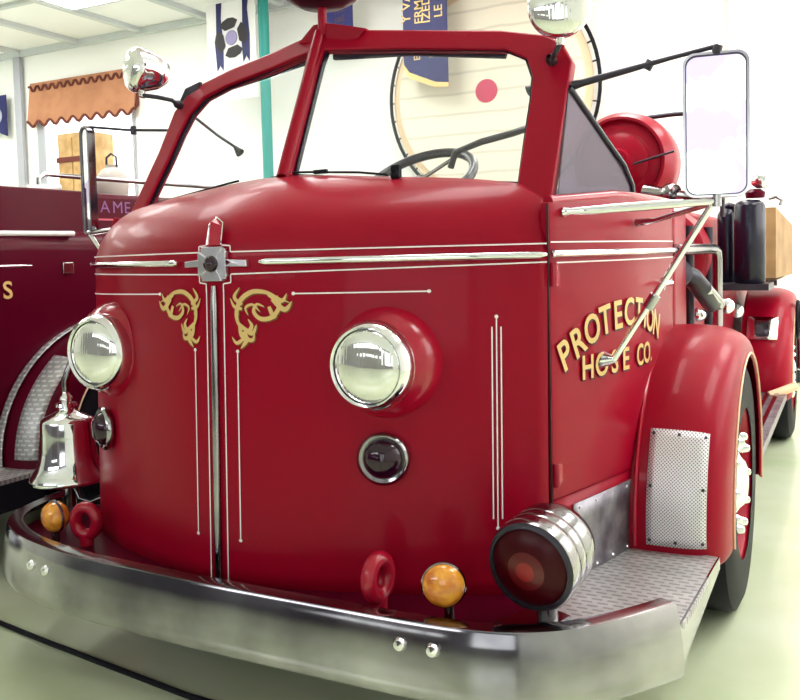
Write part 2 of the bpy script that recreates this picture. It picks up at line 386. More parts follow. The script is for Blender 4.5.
# steel kick panel with rivets
kp = MB().grid(lambda u, v: side_p(.43+.46*u, .425 + v*(.668-.425), .008), 12, 4).build('kick_panel', STEEL, T, solid=.004)
for y in (.46, .56, .66, .76, .86):
    for z in (.445, .65): MB().lathe([(0.0,.005),(.004,.004),(.006,0)], side_p(y, z, .008), (1,-.2,0), 8).build('rivet', CHROME, kp)

# cab interior: bulkhead floor, dash, seat
box(-.95, 1.02, .75, 2.0, .50, .56).build('cab_floor', CHASSIS, T)
dash = MB(); dash.grid(lambda u, v: (-.78 + 1.62*u, .52 + .22*v, 1.635 - .03*v - .05*abs(u-.5)), 12, 4)
dash.build('dashboard', RED, T, solid=.02)
seat = MB()
seat.grid(lambda u, v: (-.85 + 1.8*u, 1.55 + .12*math.cos(v*PI), 1.10 + .58*math.sin(min(v,1)*PI/2) + .03*math.sin(u*PI)), 20, 8)
seat.build('seat_back', LEATHER, T, solid=.06)
MB().tube([(-.86,1.5,1.62),(-.8,1.5,1.69),(.3,1.5,1.70),(.9,1.48,1.69),(.98,1.45,1.62)], .03, 12).build('seat_roll', LEATHER, T)
box(-.85, .95, 1.0, 1.6, .95, 1.10).build('seat_cushion', LEATHER, T, bevel=.03)
MB().tube([(.40,.95,1.79),(.43,.93,1.845),(.55,.90,1.872),(.68,.88,1.890),(.80,.80,1.90),(.895,.64,1.90)], .013, 10).build('grab_rail', DARK, T)
# steering wheel
sw_c = Vector((.27, .93, 1.745)); ax = Vector((.05, .55, -.83)).normalized()
u_ = ax.cross(Vector((1,0,0))).normalized(); v_ = ax.cross(u_)
stw = MB().tube([sw_c + (u_*math.cos(k*PI/24) + v_*math.sin(k*PI/24))*.225 for k in range(48)], .019, 10, closed=True).build('steering_wheel', BLACKG, T)
sp = MB()
for k in (0, 2.1, 4.2): sp.tube([sw_c, sw_c + (u_*math.cos(k+PI/2) + v_*math.sin(k+PI/2))*.21], .008, 8)
sp.lathe([(0,-.02),(.03,-.01),(.035,.02),(.03,.04)], sw_c, ax, 20); sp.build('spokes', CHROMED, stw)
MB().tube([sw_c, sw_c + ax*.75], .022).build('steering_column', BLACKG, T)

# windscreen frame, one band per half (V-shaped screen)
RO = [(-.008,.398,1.738),(-.005,.628,2.229),(0,.674,2.317),(.338,.668,2.268),(.723,.661,2.212),(.885,.650,2.172),(.946,.636,2.133),(.986,.607,2.068),(.980,.49,1.82),(.976,.385,1.601)]
RI = [(.021,.401,1.748),(.025,.60,2.17),(.030,.632,2.228),(.353,.635,2.193),(.751,.628,2.137),(.830,.613,2.095),(.862,.578,2.025),(.866,.541,1.943),(.865,.47,1.80),(.864,.41,1.668)]
LO = [(.008,.398,1.738),(.005,.628,2.229),(0,.676,2.317),(-.249,.685,2.262),(-.463,.703,2.228),(-.616,.709,2.188),(-.690,.702,2.147),(-.745,.681,2.083),(-.768,.601,1.906),(-.838,.481,1.629)]
LI = [(-.024,.401,1.748),(-.036,.60,2.17),(-.047,.638,2.228),(-.226,.649,2.191),(-.466,.671,2.155),(-.585,.674,2.12),(-.645,.654,2.058),(-.668,.61,1.97),(-.690,.56,1.86),(-.752,.483,1.665)]
fr = MB().band(RO, RI, (0,.05,-.01)).build('windscreen_frame', RED, T, smooth=50, bevel=.007)
fl = MB().band(LO, LI, (0,.05,-.01)).build('windscreen_frame', RED, T, smooth=50, bevel=.007)
def inset(L, dy): return [(p[0], p[1]+dy, p[2]) for p in L]
MB().prism(inset(RI, .025), (0,.004,0)).build('windscreen_pane', PANE, fr, smooth=0)
MB().prism(inset(LI, .025), (0,.004,0)).build('windscreen_pane', PANE, fl, smooth=0)
def shrink(L, k, dy):
    c = sum((Vector(p) for p in L), Vector())/len(L); return [tuple(Vector(p) + (c-Vector(p)).normalized()*k + Vector((0,dy,0))) for p in L]
MB().band(shrink(RI,-.004,.018), shrink(RI,.010,.018), (0,.02,0)).build('rubber_seal', BLACKG, fr, smooth=0)
MB().band(shrink(LI,-.004,.018), shrink(LI,.010,.018), (0,.02,0)).build('rubber_seal', BLACKG, fl, smooth=0)
MB().prism([(.03,.70,2.27),(.36,.70,2.235),(.74,.70,2.175),(.72,.70,2.125),(.36,.70,2.18),(.03,.70,2.205)], (0,.02,0)).build('sun_visor', VIS, T, smooth=0)
MB().prism([(-.05,.70,2.25),(-.46,.72,2.19),(-.62,.72,2.14),(-.46,.72,2.155),(-.05,.70,2.21)], (0,.02,0)).build('sun_visor', VIS, T, smooth=0)
# centre post proud of the frame and gusset plates under the beacon
MB().tube([(-.004,.392,1.74),(.0,.665,2.30)], .024, 12).build('centre_post', RED, T)
gp = MB(); gp.prism([(-.10,.66,2.275),(0,.655,2.26),(.17,.65,2.255),(.20,.655,2.29),(.03,.66,2.335),(-.03,.66,2.335)], (0,.05,0)); gp.build('post_bracket', RED, T, bevel=.004)
# beacon
MB().tube([(.012,.66,2.29),(.012,.66,2.42)], .017).build('beacon_post', RED, T)
bc = MB().lathe([(0,-.045),(.08,-.04),(.13,-.015),(.150,.012),(.150,.05),(.12,.06)], (.012,.66,2.435), (0,0,1)).build('beacon', mat('beacon_housing', (.02,.003,.012), .35), T)
MB().lathe([(.12,.06),(.12,.14),(.08,.19),(0,.205)], (.012,.66,2.435), (0,0,1)).build('beacon_dome', REDL, bc)
# wipers
wp = MB(); wp.tube([(.42,.385,1.722),(.30,.40,1.738),(.10,.40,1.752),(.03,.405,1.755)], .004, 8)
wp.lathe([(.014,-.02),(.016,.01),(.008,.02)], (.455,.375,1.712), (0,-.6,.8), 14); wp.box(.44,.47,.372,.392,1.708,1.75); wp.box(.13,.18,.385,.40,1.742,1.756); wp.build('wiper', BLACK, T)
MB().tube([(-.70,.455,1.675),(-.5,.445,1.705),(-.28,.425,1.735),(-.22,.42,1.742)], .004, 8).build('wiper', BLACK, T)
# quarter window behind the right post
QW = [(.986,.57,1.975),(1.010,.65,1.918),(1.047,.77,1.83),(1.082,.89,1.748),(1.098,.945,1.68),(1.102,.95,1.606),(.99,.42,1.606)]
MB().tube(QW[:6], .011, 10).build('quarter_window_frame', BLACKG, T)
MB().prism(QW, (-.004,0,0)).build('quarter_window_pane', SIDEG, T, smooth=0)

# ---- chrome strips and pinstripes
def nrib(x0, x1, z0, z1, hw, off=.006, n=30):      # ribbon standing on the nose surface
    mb = MB(); vs = []
    for k in range(n+1):
        x = x0+(x1-x0)*k/n; z = z0+(z1-z0)*k/n
        if abs(x1-x0) > abs(z1-z0): a, b = nose_p(x, z-hw, off), nose_p(x, z+hw, off)
        else: a, b = nose_p(x-hw, z, off), nose_p(x+hw, z, off)
        vs += [a, b]
    return mb.add(vs, [(2*k, 2*k+1, 2*k+3, 2*k+2) for k in range(n)])
def srib(y0, y1, z0, z1, hw, off=.010, n=30):
    vs = []
    for k in range(n+1):
        y = y0+(y1-y0)*k/n; z = z0+(z1-z0)*k/n; vs += [side_p(y, z-hw, off), side_p(y, z+hw, off)]
    return MB().add(vs, [(2*k, 2*k+1, 2*k+3, 2*k+2) for k in range(n)])
def moulding(f, a, b, z, n=40, end0=True, end1=True):
    pts = [f(a+(b-a)*k/n, z, .012) for k in range(n+1)]; r = [.011]*(n+1)
    if end0: r[0] = .005
    if end1: r[-1] = .005
    return MB().tube(pts, r, 10)
for a, b, lab in ((-.86, -.155, 'chrome moulding left of the emblem'), (.165, .983, 'long chrome moulding right of the emblem')):
    moulding(nose_p, a, b, 1.445).build('chrome_moulding', CHROME, T, label=lab)
dm = MB().tube([side_p(.33+(1.40-.33)*k/20, 1.447, .014) for k in range(21)], .0115, 10)
dm.build('chrome_moulding', CHROME, door)
MB().tube([(1.165,1.43,1.447),(1.168,1.8,1.447),(1.17,2.2,1.447),(1.175,2.42,1.447),(1.18,2.50,1.435),(1.18,2.53,1.39),(1.18,2.53,1.05)], .025, 12).build('grab_rail', CHROMED, T)
def pins(segs, f, name='pinstripe'):
    for s_ in segs: f(*s_[:5]).build(name, PINK, T, smooth=0, solid=.001)
hw = .0022
for q in [(-.89,-.062,1.475,1.478,hw),(.062,.984,1.478,1.478,hw),(-.89,-.062,1.412,1.408,hw),(.062,.984,1.408,1.423,hw),
          (-.86,-.262,1.335,1.344,hw),(.268,.668,1.345,1.345,hw)]:
    nrib(*q, off=.003).build('pinstripe', PINK, nose, smooth=0)
ps = MB()
for q in [(-.088,-.088,1.164,.575,hw),(.082,.082,1.163,.572,hw),(-.034,-.034,1.36,.42,hw),(.034,.034,1.36,.42,hw),
          (.838,.838,1.235,.66,.0018),(.850,.850,1.262,.635,.0018),(.862,.862,1.235,.66,.0018)]:
    nrib(*q, off=.003).build('pinstripe', PINK, nose, smooth=0)
dots = MB()
for x, z in [(.27,1.345),(.668,1.345),(-.262,1.344),(-.088,1.166),(-.088,.572),(.082,1.166),(.082,.570),(.85,1.265),(.85,.632)]:
    dots.lathe([(0,.002),(.005,.0015),(.006,0)], nose_p(x, z, .003), (nose_p(x,z,1)-nose_p(x,z)), 10)
dots.build('pinstripe_dots', PINK, nose)
# stripe outline around the emblem
ol = MB()
def seg2(a, b, hw=.0022):
    d = Vector((b[0]-a[0], 0, b[1]-a[1])).normalized(); n_ = Vector((-d.z, 0, d.x))*hw
    pa, pb = nose_p(a[0], a[1], .004), nose_p(b[0], b[1], .004)
    ol.add([pa+n_, pb+n_, pb-n_, pa-n_], [(0,1,2,3)])
for sx in (-1, 1):
    for L in ([(sx*.062,1.478),(sx*.062,1.497),(sx*.030,1.500)], [(sx*.062,1.408),(sx*.062,1.382),(sx*.034,1.378),(sx*.034,1.35)]):
        ol = MB()
        for a, b in zip(L, L[1:]): seg2(a, b)
        ol.build('emblem_outline', PINK, nose, smooth=0)
srib(.33, 1.41, 1.482, 1.482, hw, off=.006).build('pinstripe', PINK, door, smooth=0)
srib(.36, 1.41, 1.420, 1.420, hw, off=.006).build('pinstripe', PINK, door, smooth=0)
# centre moulding
cm = MB().tube([nose_p(0, z, .008) for z in [1.372 - .94*k/16 for k in range(17)]], [.009]+[.0125]*15+[.012], 10)
cm.build('centre_moulding', CHROMED, T, label='narrow vertical chrome moulding down the nose')
# emblem: square cross badge with a jewel
def np3(x, z, off): return nose_p(x, z, off)
em = MB()
def pl(pts, o0, o1): 
    a = [np3(x, z+1.441, o0) for x, z in pts]; b = [np3(x, z+1.441, o1) for x, z in pts]; n = len(pts)
    em.add(a+b, [tuple(range(n)), tuple(range(2*n-1, n-1, -1))] + [(i, (i+1) % n, (i+1) % n+n, i+n) for i in range(n)])
A, Bc, In = .054, .040, .020
star = []
for k in range(4):
    an = k*PI/2; c, s_ = math.cos(an), math.sin(an)
    for px_, pz_ in ((In, -In), (A, -Bc), (A, Bc)): star.append((px_*c-pz_*s_, px_*s_+pz_*c))
pl(star, .002, .020); pl([(-.048,-.048),(.048,-.048),(.048,.048),(-.048,.048)], .002, .012)
pl([(.05,-.008),(.125,-.010),(.125,.010),(.05,.014),(.07,.004)], .002, .018)
pl([(-.05,-.008),(-.05,.014),(-.115,.008),(-.115,-.010)], .002, .018)
emb = em.build('cross_emblem', mat('satin_silver', (.74,.72,.78), .28, .9), T, smooth=0, bevel=.002)
MB().lathe([(.027,.016),(.026,.026),(.018,.036),(0,.040)], np3(0, 1.441, 0), (0,-1,0), 24).build('emblem_jewel', PURP, emb)
fin = MB(); fin.add([nose_p(-.028,1.50,.004),nose_p(.028,1.50,.004),nose_p(.030,1.56,-.006),nose_p(.006,1.585,-.010),nose_p(-.024,1.565,-.008),
                     nose_p(0,1.50,.030),nose_p(.004,1.575,.018)],
                    [(0,1,5),(1,2,6,5),(2,3,6),(3,4,6),(4,0,5,6)])
fin.build('emblem_fin', REDH, emb, smooth=0)
fo = MB().tube([nose_p(-.028,1.502,.004),nose_p(-.024,1.565,-.008),nose_p(.006,1.587,-.010),nose_p(.030,1.57,-.008),nose_p(.028,1.502,.004)], .003, 6)
fo.build('fin_outline', CHROME, emb)

# scrollwork
def stroke(mb, pts, w, mir, z_off=.0035):
    P = [Vector(p) for p in pts]; Q = []
    for i in range(len(P)-1):                        # catmull-rom
        a, b, c, d = P[max(i-1,0)], P[i], P[i+1], P[min(i+2, len(P)-1)]
        for k in range(6):
            t = k/6; Q.append(.5*((2*b) + (-a+c)*t + (2*a-5*b+4*c-d)*t*t + (-a+3*b-3*c+d)*t**3))
    Q.append(P[-1]); n = len(Q); vs = []
    for i, q in enumerate(Q):
        d = (Q[min(i+1,n-1)] - Q[max(i-1,0)]).normalized(); s_ = i/(n-1)
        wd = w[0]*(1-s_)**1.2 + w[1]*math.sin(PI*min(1, s_*1.0)) + w[2]*s_**1.2
        nn = Vector((-d.y, d.x))*wd*.32
        for r in (q+nn, q-nn):
            X = .057 + ((150+.2*r.x)-231)*.00336; Z = 1.358 - ((210+.2*r.y)-290)*.00325
            vs.append(nose_p(X*mir, Z, z_off))
    mb.add(vs, [(2*k, 2*k+1, 2*k+3, 2*k+2) for k in range(n-1)])
STR = [([(705,462),(650,440),(590,412),(520,410),(462,450),(440,515),(455,570),(495,598)], (4,30,10)),
       ([(640,430),(655,480),(620,530),(565,538),(530,505),(545,468),(580,480)], (26,18,8)),
       ([(560,505),(525,470),(488,485),(500,520)], (4,16,4)),
       ([(470,470),(430,435),(458,388)], (22,16,2)), ([(470,490),(430,480),(408,438)], (20,14,2)), ([(450,520),(440,490),(425,470)], (10,10,2)),
       ([(600,425),(665,455),(692,418)], (14,22,2)), ([(620,445),(680,495),(716,455)], (24,26,2)), ([(605,480),(630,530),(650,480)], (24,18,2)),
       ([(455,560),(500,595),(518,570),(500,540)], (12,24,4)), ([(470,580),(520,608),(543,565)], (16,24,2)),
       ([(455,560),(468,620),(520,640),(532,605)], (20,24,2)), ([(475,600),(490,640),(460,682)], (30,24,2)), ([(480,630),(440,655),(415,625)], (20,16,2))]
for mir in (1, -1):
    a = MB(); b = MB()
    for p, wd in STR:
        stroke(a, p, wd, mir, .0045)
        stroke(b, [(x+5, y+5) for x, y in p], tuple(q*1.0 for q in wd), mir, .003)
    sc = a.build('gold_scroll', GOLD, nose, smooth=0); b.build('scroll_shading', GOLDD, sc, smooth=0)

# lettering on the door
def letter_side(ch, size, y, z, rot, sx=1.0, off=.010, bold=0.0, fn=None):
    vs, fs = text_mesh(ch, 1.0, bold); mx = max(v[0] for v in vs); mn = min(v[0] for v in vs); my = max(v[1] for v in vs); c = (mx+mn)/2
    out = []
    for a, b in vs:
        u = (a-c)*size*sx/my; v = b*size/my; yy = u*math.cos(rot) - v*math.sin(rot); zz = u*math.sin(rot) + v*math.cos(rot)
        out.append((fn or side_p)(y+yy, z+zz, off))
    return out, fs
def words(parent, fn, dy=0.0):
    a = MB(); b = MB()
    W = 'PROTECTION'; ys = [.412,.484,.556,.632,.712,.792,.872,.935,.995,1.078]
    for ch, y in zip(W, ys):
        z = hermite([(.41,1.100),(.484,1.135),(.556,1.165),(.632,1.185),(.712,1.195),(.80,1.20),(.9,1.19),(1.08,1.135)], y)
        rot = hermite([(.41,.48),(.484,.44),(.556,.30),(.632,.16),(.712,.06),(.80,0),(.9,-.15),(1.08,-.35)], y)
        for mb, dx, o in ((a, 0, .0115), (b, .006, .0095)):
            mb.add(*letter_side(ch, .092, y+dx, z-dx, rot, .92, o, .02, fn))
    for ch, y in zip('HOSECO', [.515,.60,.682,.762,.885,.962]):
        for mb, dx, o in ((a, 0, .0115), (b, .006, .0095)): mb.add(*letter_side(ch, .074, y+dx, 1.052-dx, 0, .98, o, .02, fn))
    a.add([(fn or side_p)(1.008,1.052,.0115),(fn or side_p)(1.020,1.052,.0115),(fn or side_p)(1.020,1.064,.0115),(fn or side_p)(1.008,1.064,.0115)], [(0,1,2,3)])
    l = a.build('door_lettering', GOLD, parent, smooth=0); b.build('lettering_shade', SHADE, l, smooth=0)
words(door, None)

# ---- headlights
def headlight(x, z, fy):
    base = nose_p(x, z, 0); pod = MB()
    pod.lathe([(.130,0),(.158,.03),(.172,.06),(.176,.09),(.176,.12),(.186,.17),(.20,.20)], (x, fy+.035, z), (0,1,0), 48)
    p = pod.build('headlight', REDH, T, smooth=60)
    r = MB().lathe([(.112,-.004),(.118,-.012),(.127,-.004),(.134,.015),(.138,.045),(.134,.062)], (x, fy, z), (0,1,0), 48).build('chrome_ring', CHROME, p, smooth=60)
    MB().lathe([(.114,-.002),(.112,.006),(.108,.006)], (x, fy, z), (0,1,0), 40).build('gasket', BLACK, r)
    MB().lathe([(.113,.002),(.10,-.010),(.075,-.020),(.04,-.026),(0,-.028)], (x, fy, z), (0,1,0), 40).build('headlight_lens', LENS, r, smooth=80)
headlight(.528, 1.130, .022); headlight(-.575, 1.137, .028)
for x, z in ((.535, .845), (-.645, .845)):
    b0 = nose_p(x, z); nrm = (nose_p(x, z, 1)-b0).normalized()
    r = MB().lathe([(.070,0),(.080,.010),(.080,.022),(.070,.030),(.060,.026)], b0, nrm, 36).build('marker_lamp', CHROMED, T, smooth=60)
    MB().lathe([(.061,.024),(.052,.042),(.030,.056),(0,.060)], b0, nrm, 32).build('marker_lens', PURP, r, smooth=80)

# ---- front bumper with turned-in lip
BP = [(-1.18,.42),(-1.165,.27),(-1.12,.11),(-1.03,-.01),(-.88,-.10),(-.72,-.155),(-.45,-.200),(0,-.215),(.45,-.212),(.80,-.205),(1.0,-.172),(1.14,-.10),(1.25,.01),(1.33,.12),(1.375,.19)]
BPs = []
for i in range(len(BP)-1):
    a, b, c, d = [Vector(BP[k]) for k in (max(i-1,0), i, i+1, min(i+2, len(BP)-1))]
    for k in range(5):
        t = k/5; BPs.append(.5*((2*b)+(-a+c)*t+(2*a-5*b+4*c-d)*t*t+(-a+3*b-3*c+d)*t**3))
BPs.append(Vector(BP[-1]))
def bp_norm(i):
    d = (BPs[min(i+1, len(BPs)-1)] - BPs[max(i-1, 0)]).normalized(); return Vector((d.y, -d.x))
PR = [(-.060,.497),(-.020,.500),(-.008,.497),(-.003,.488),(.005,.455),(.016,.40),(.022,.345),(.023,.322),(.018,.306),(.006,.298),(-.02,.298),(-.02,.304),(.004,.306),(.012,.33),(.006,.40),(-.006,.455),(-.014,.486),(-.060,.489)]
bmv = []; n1 = len(PR)
for i, p in enumerate(BPs):
    nn = bp_norm(i)
    for o_, z in PR: bmv.append((p.x+nn.x*o_, p.y+nn.y*o_, z))
bm_ = MB().add(bmv, [(i*n1+k, (i+1)*n1+k, (i+1)*n1+(k+1) % n1, i*n1+(k+1) % n1) for i in range(len(BPs)-1) for k in range(n1)]
               + [tuple(range(n1)), tuple((len(BPs)-1)*n1+k for k in range(n1-1, -1, -1))])
bumper = bm_.build('front_bumper', CHROMED, T, smooth=35)
def bolt(x, y, z, nx, ny): MB().lathe([(.019,0),(.019,.006),(.014,.014),(0,.018)], (x, y, z), (nx, ny, 0), 16).build('bumper_bolt', CHROME, bumper)
bolt(.742,-.214,.440,0,-1); bolt(.835,-.211,.440,.05,-1); bolt(-.705,-.165,.425,-.2,-.95); bolt(-.615,-.182,.425,-.2,-.95)
# vertical edge strip at the outer end, joining the deck side
# gravel shelf behind the bumper
sh = []; 
for i, p in enumerate(BPs):
    nn = bp_norm(i); sh.append((p.x-nn.x*.035, p.y-nn.y*.035))
shelf = MB()
cx = []
for x, y in sh:
    if x < -.87: q = (-.88, .5)
    elif x > .97: q = (1.0, .40)
    else: q = (x, nose_y(x, .45)+.02)
    cx.append(q)
vs = []; 
for (x, y), (a, b) in zip(sh, cx): vs += [(x, y, .430), (a, b, .430)]
shelf.add(vs, [(2*k, 2*k+1, 2*k+3, 2*k+2) for k in range(len(sh)-1)])
shelf.build('bumper_shelf', REDSHADED, T, smooth=0, solid=.01)

# running board (tread plate)
def deck(mb, pts, z, t=.05): return mb.prism([(x, y, z) for x, y in pts], (0,0,-t))
rb = deck(MB(), [(1.0,.17),(1.10,.0),(1.19,.0),(1.27,.09),(1.33,.18),(1.385,.24),(1.395,.50),(1.40,.80),(1.11,.86),(1.03,.50),(1.0,.36)], .432, .018)
rb.build('running_board', TREAD, T, smooth=0)
ap = MB(); ap.prism([(1.372,.20,.434),(1.399,.80,.434),(1.399,.80,.395),(1.372,.20,.30)], (.006,0,0)); ap.build('running_board_edge', CHROMED, T, smooth=0)
MB().prism([(.92,.0,.436),(1.06,-.02,.436),(1.10,.12,.436),(1.0,.16,.436)], (0,0,.012)).build('lamp_base', CHROMED, T)

# ---- front fenders, wheels
FPROF = [(1.10,.725),(1.12,.730),(1.13,.724),(1.18,.727),(1.26,.726),(1.33,.717),(1.375,.695),(1.406,.655),(1.422,.605),(1.429,.55),(1.429,.522),(1.420,.518)]
def fz(r, a):      # flattened crown: outer arc is lower than the wheel opening
    k = 1 - .115*min(1, max(0, (r-.53)/.17))
    return r*math.sin(a)*(k if math.sin(a) > 0 else 1)
def fender_r(x): return hermite(FPROF[2:9], x)
def fender(cy, cz, parent, m, dx=0, x_in=1.10, mir=1, a0=190, a1=-10):
    prof = FPROF
    nA = 44; vs = []
    for i in range(nA+1):
        a = math.radians(a0+(a1-a0)*i/nA)
        for x, r in prof: vs.append((dx+mir*x, cy+r*math.cos(a), cz+fz(r, a)))
    W = len(prof)
    f = MB().add(vs, [(i*W+k, (i+1)*W+k, (i+1)*W+k+1, i*W+k+1) for i in range(nA) for k in range(W-1)])
    fo = f.build('fender', m, parent, smooth=40, solid=.006, subd=1)
    e = MB()
    for rr, xx in ((.530, 1.431),):
        e.tube([(dx+mir*xx, cy+rr*math.cos(math.radians(a0+(a1-a0)*k/50)), cz+rr*math.sin(math.radians(a0+(a1-a0)*k/50))) for k in range(51)], .0045, 6)
    e.build('fender_stripe', CREAM, fo)
    # inner well
    iw = MB(); vs = []
    for i in range(nA+1):
        a = math.radians(a0+(a1-a0)*i/nA)
        vs += [(dx+mir*(x_in+.01), cy+.30*math.cos(a), cz+.30*math.sin(a)), (dx+mir*(x_in+.01), cy+.71*math.cos(a), cz+fz(.71, a))]
    iw.add(vs, [(2*k, 2*k+1, 2*k+3, 2*k+2) for k in range(nA)]); iw.build('fender_well', CHASSIS, fo)
    return fo
def wheel(cy, cz, parent, dx=0, mir=1, R=.505):
    X = lambda a: dx+mir*a
    w_ = MB().lathe([(.30,0),(.34,.0),(.40,.01),(.47,.012),(.497,.03),(.505,.06),(.505,.17),(.495,.20),(.45,.22),(.33,.22),(.30,.22)], (X(1.19), cy, cz), (mir,0,0), 56).build('wheel', BLACK, parent, smooth=40)
    MB().lathe([(.305,.20),(.315,.215),(.29,.20),(.27,.15),(.20,.12),(.13,.17),(.10,.19)], (X(1.19), cy, cz), (mir,0,0), 40).build('rim', RED, w_)
    MB().lathe([(.13,.165),(.125,.19),(.10,.205),(.085,.22),(.06,.23),(0,.235)], (X(1.19), cy, cz), (mir,0,0), 32).build('hub_cap', CHROME, w_)
    for k in range(10):
        a = 2*PI*k/10; MB().lathe([(.022,0),(.022,.03),(.018,.045),(.012,.058),(0,.062)], (X(1.355), cy+.185*math.cos(a), cz+.185*math.sin(a)), (mir,0,0), 10).build('lug_nut', CHROME, w_)
    return w_
for mir in (1, -1):
    fd = fender(1.50, .50, T, RED, mir=mir)
    wheel(1.52, .505, T, mir=mir)
    if mir == 1: FR = fd
# perforated plate on the fender face
def patch(u, v):
    a = math.radians(183.5 - 34.5*v); x = 1.172 + .192*u; r = fender_r(x)+.005
    return (x, 1.50 + r*math.cos(a), .50 + fz(r, a))
pt = MB().grid(patch, 8, 14).build('perforated_plate', PERF, FR, solid=.003)
sc = MB()
for u in (.06, .5, .94):
    for v in (.04, .5, .96):
        if u == .5 and v == .5: continue
        p = Vector(patch(u, v)); sc.lathe([(.006,0),(.005,.003),(0,.004)], p+Vector((0,-.003,0)), (0,-1,.2), 8)
sc.build('screws', DARK, pt)
MB().tube([(1.135, 1.50+.735*math.cos(math.radians(a)), .50+fz(.735, math.radians(a))) for a in range(184, 60, -4)], .008, 8).build('fender_welt', REDH, FR)

# ---- amber turn lamps and tow rings on the shelf
def amber(x, y, z, ax_, r):
    h = MB().lathe([(r*.55,.075),(r*.9,.05),(r*1.04,.018),(r*1.06,0),(r,-.004)], (x,y,z), tuple(-q for q in ax_), 32)
    h.tube([(x+.0, y+.03, z-r*.8), (x, y+.035, .432)], .014)
    o = h.build('turn_lamp', CHROMED, T)
    MB().lathe([(r,.0),(r*.95,.014),(r*.7,.028),(r*.3,.036),(0,.037)], (x,y,z), ax_, 32).build('turn_lamp_lens', AMBER, o, smooth=80)
    return o
amber(.815,-.095,.565,(.35,-.93,.05),.058)
la = Vector((-.2,-.98,.0)); lc = Vector((-.80,.02,.530))
lt = MB().lathe([(.054,-.006),(.060,-.004),(.060,.004),(.054,.006)], lc, la, 32).build('turn_lamp', CHROMED, T)
MB().tube([lc-Vector((0,0,.055)), (-.80,.02,.432)], .014).build('lamp_stem', CHROMED, lt)
for sg in (1, -1): MB().lathe([(.056,.003),(.054,.016),(.044,.032),(.02,.044),(0,.046)], lc, la*sg, 32).build('turn_lamp_lens', AMBER, lt, smooth=80)
def tow_ring(x, y, z, ang, R, r):
    d = Vector((math.cos(ang), math.sin(ang), 0)); up = Vector((0,0,1))
    mb = MB().tube([Vector((x,y,z)) + (d*math.cos(k*PI/16)*.85 + up*math.sin(k*PI/16))*R for k in range(32)], r, 12, closed=True)
    mb.tube([(x,y,z-R), (x,y,.432)], r*1.1); mb.build('tow_ring', REDH, T)
tow_ring(.60,-.07,.545,math.radians(82),.052,.025)
tow_ring(-.675,.05,.520,math.radians(15),.050,.022)

# ---- large red warning lamp
wx, wy, wz = 1.037, -.03, .625
can = MB().lathe([(.121,.0),(.126,.012),(.126,.045),(.120,.055),(.124,.062),(.124,.09),(.118,.10),(.122,.108),(.122,.15),(.110,.185),(.08,.205),(0,.215)], (wx,wy,wz), (.10,.97,.10), 48)
can.tube([(wx+.01,wy+.1,wz-.11),(wx+.01,wy+.11,.44)], .03); wl = can.build('warning_lamp', CHROMED, T, smooth=45)
MB().lathe([(.122,.004),(.117,-.008),(.108,-.010),(.104,0)], (wx,wy,wz), (.10,.97,.10), 48).build('lamp_bezel', DARK, wl, smooth=60)
MB().lathe([(.108,.0),(.09,-.014),(.06,-.026),(.03,-.031),(0,-.032)], (wx,wy,wz), (.10,.97,.10), 40).build('warning_lamp_lens', REDL, wl, smooth=80)
MB().lathe([(.052,-.0275),(.035,-.0325),(.02,-.034)], (wx,wy,wz), (.10,.97,.10), 24).build('lens_glow_ring', REDMID, wl, smooth=80)  # this ring and the next disc paint the lamp's glow in brighter reds
MB().lathe([(.026,-.0335),(.012,-.0355),(0,-.036)], (wx,wy,wz), (.10,.97,.10), 24).build('lens_glow_centre', REDHOT, wl, smooth=80)

# ---- bell
bx, by = -1.045, .31
bl = MB().lathe([(0,.945),(.013,.94),(.016,.92),(.024,.915),(.026,.903),(.020,.898),(.020,.893),(.040,.888),(.044,.876),(.030,.868),(.034,.858),(.060,.845),(.090,.832),(.101,.822),(.103,.81),(.105,.76),(.108,.70),(.114,.665),(.126,.63),(.142,.605),(.152,.590),(.154,.580),(.150,.572),(.138,.578),(.115,.61),(.095,.68)], (bx,by,0), (0,0,1), 56)
bell = bl.build('bell', CHROME, T, smooth=50)
st = MB(); st.tube([(bx,by,.70),(bx,by,.56)], .009); st.lathe([(0,.53),(.018,.54),(.022,.555),(.012,.575)], (bx,by,0), (0,0,1), 16)
st.build('clapper', CHROMED, bell)
MB().tube([(bx,by,.935),(bx,by+.0,.98),(bx+.02,by+.02,1.06),(bx+.09,by+.12,1.09)], .016).build('bell_hanger', CHROMED, bell)
MB().tube([(bx,by,.552),(bx,by,.43)], [.022,.026]).build('bell_post', CHROMED, bell)
br_ = MB(); br_.tube([(bx+.03,by,.54),(bx+.05,by+.0,.50),(bx+.09,by+.02,.485),(bx+.15,by+.06,.51),(bx+.19,by+.12,.53)], .009)
br_.build('bell_bracket', CHROMED, bell)

# ---- spotlights on the posts
def spotlight(c, axis, r, foot, handle):
    axis = Vector(axis).normalized(); c = Vector(c)
    h = MB().lathe([(r*.98,0),(r*1.05,.01),(r*1.05,.03),(r*1.0,.04),(r*.97,.06),(r*.8,.11),(r*.5,.15),(0,.165)], c, -axis, 40)
    h.tube([c-axis*.05-Vector((0,0,r*.8)), c-axis*.04-Vector((0,0,r*1.25))], .014); o = h.build('spotlight', CHROME, T, smooth=50)
    MB().lathe([(r*.98,0),(r*.85,.012),(r*.5,.022),(0,.026)], c, axis, 32).build('spotlight_lens', LENS, o, smooth=80)
    b = MB(); b.tube([c-axis*.04-Vector((0,0,r*1.15)), *foot], .009); b.lathe([(.016,-.01),(.018,.012),(.008,.03)], foot[-1], (0,-1,.3), 14); b.build('spotlight_bracket', DARK, o)
    k = MB(); k.tube(handle, [.006]*(len(handle)-1)+[.02]); k.build('spotlight_handle', DARK, o)
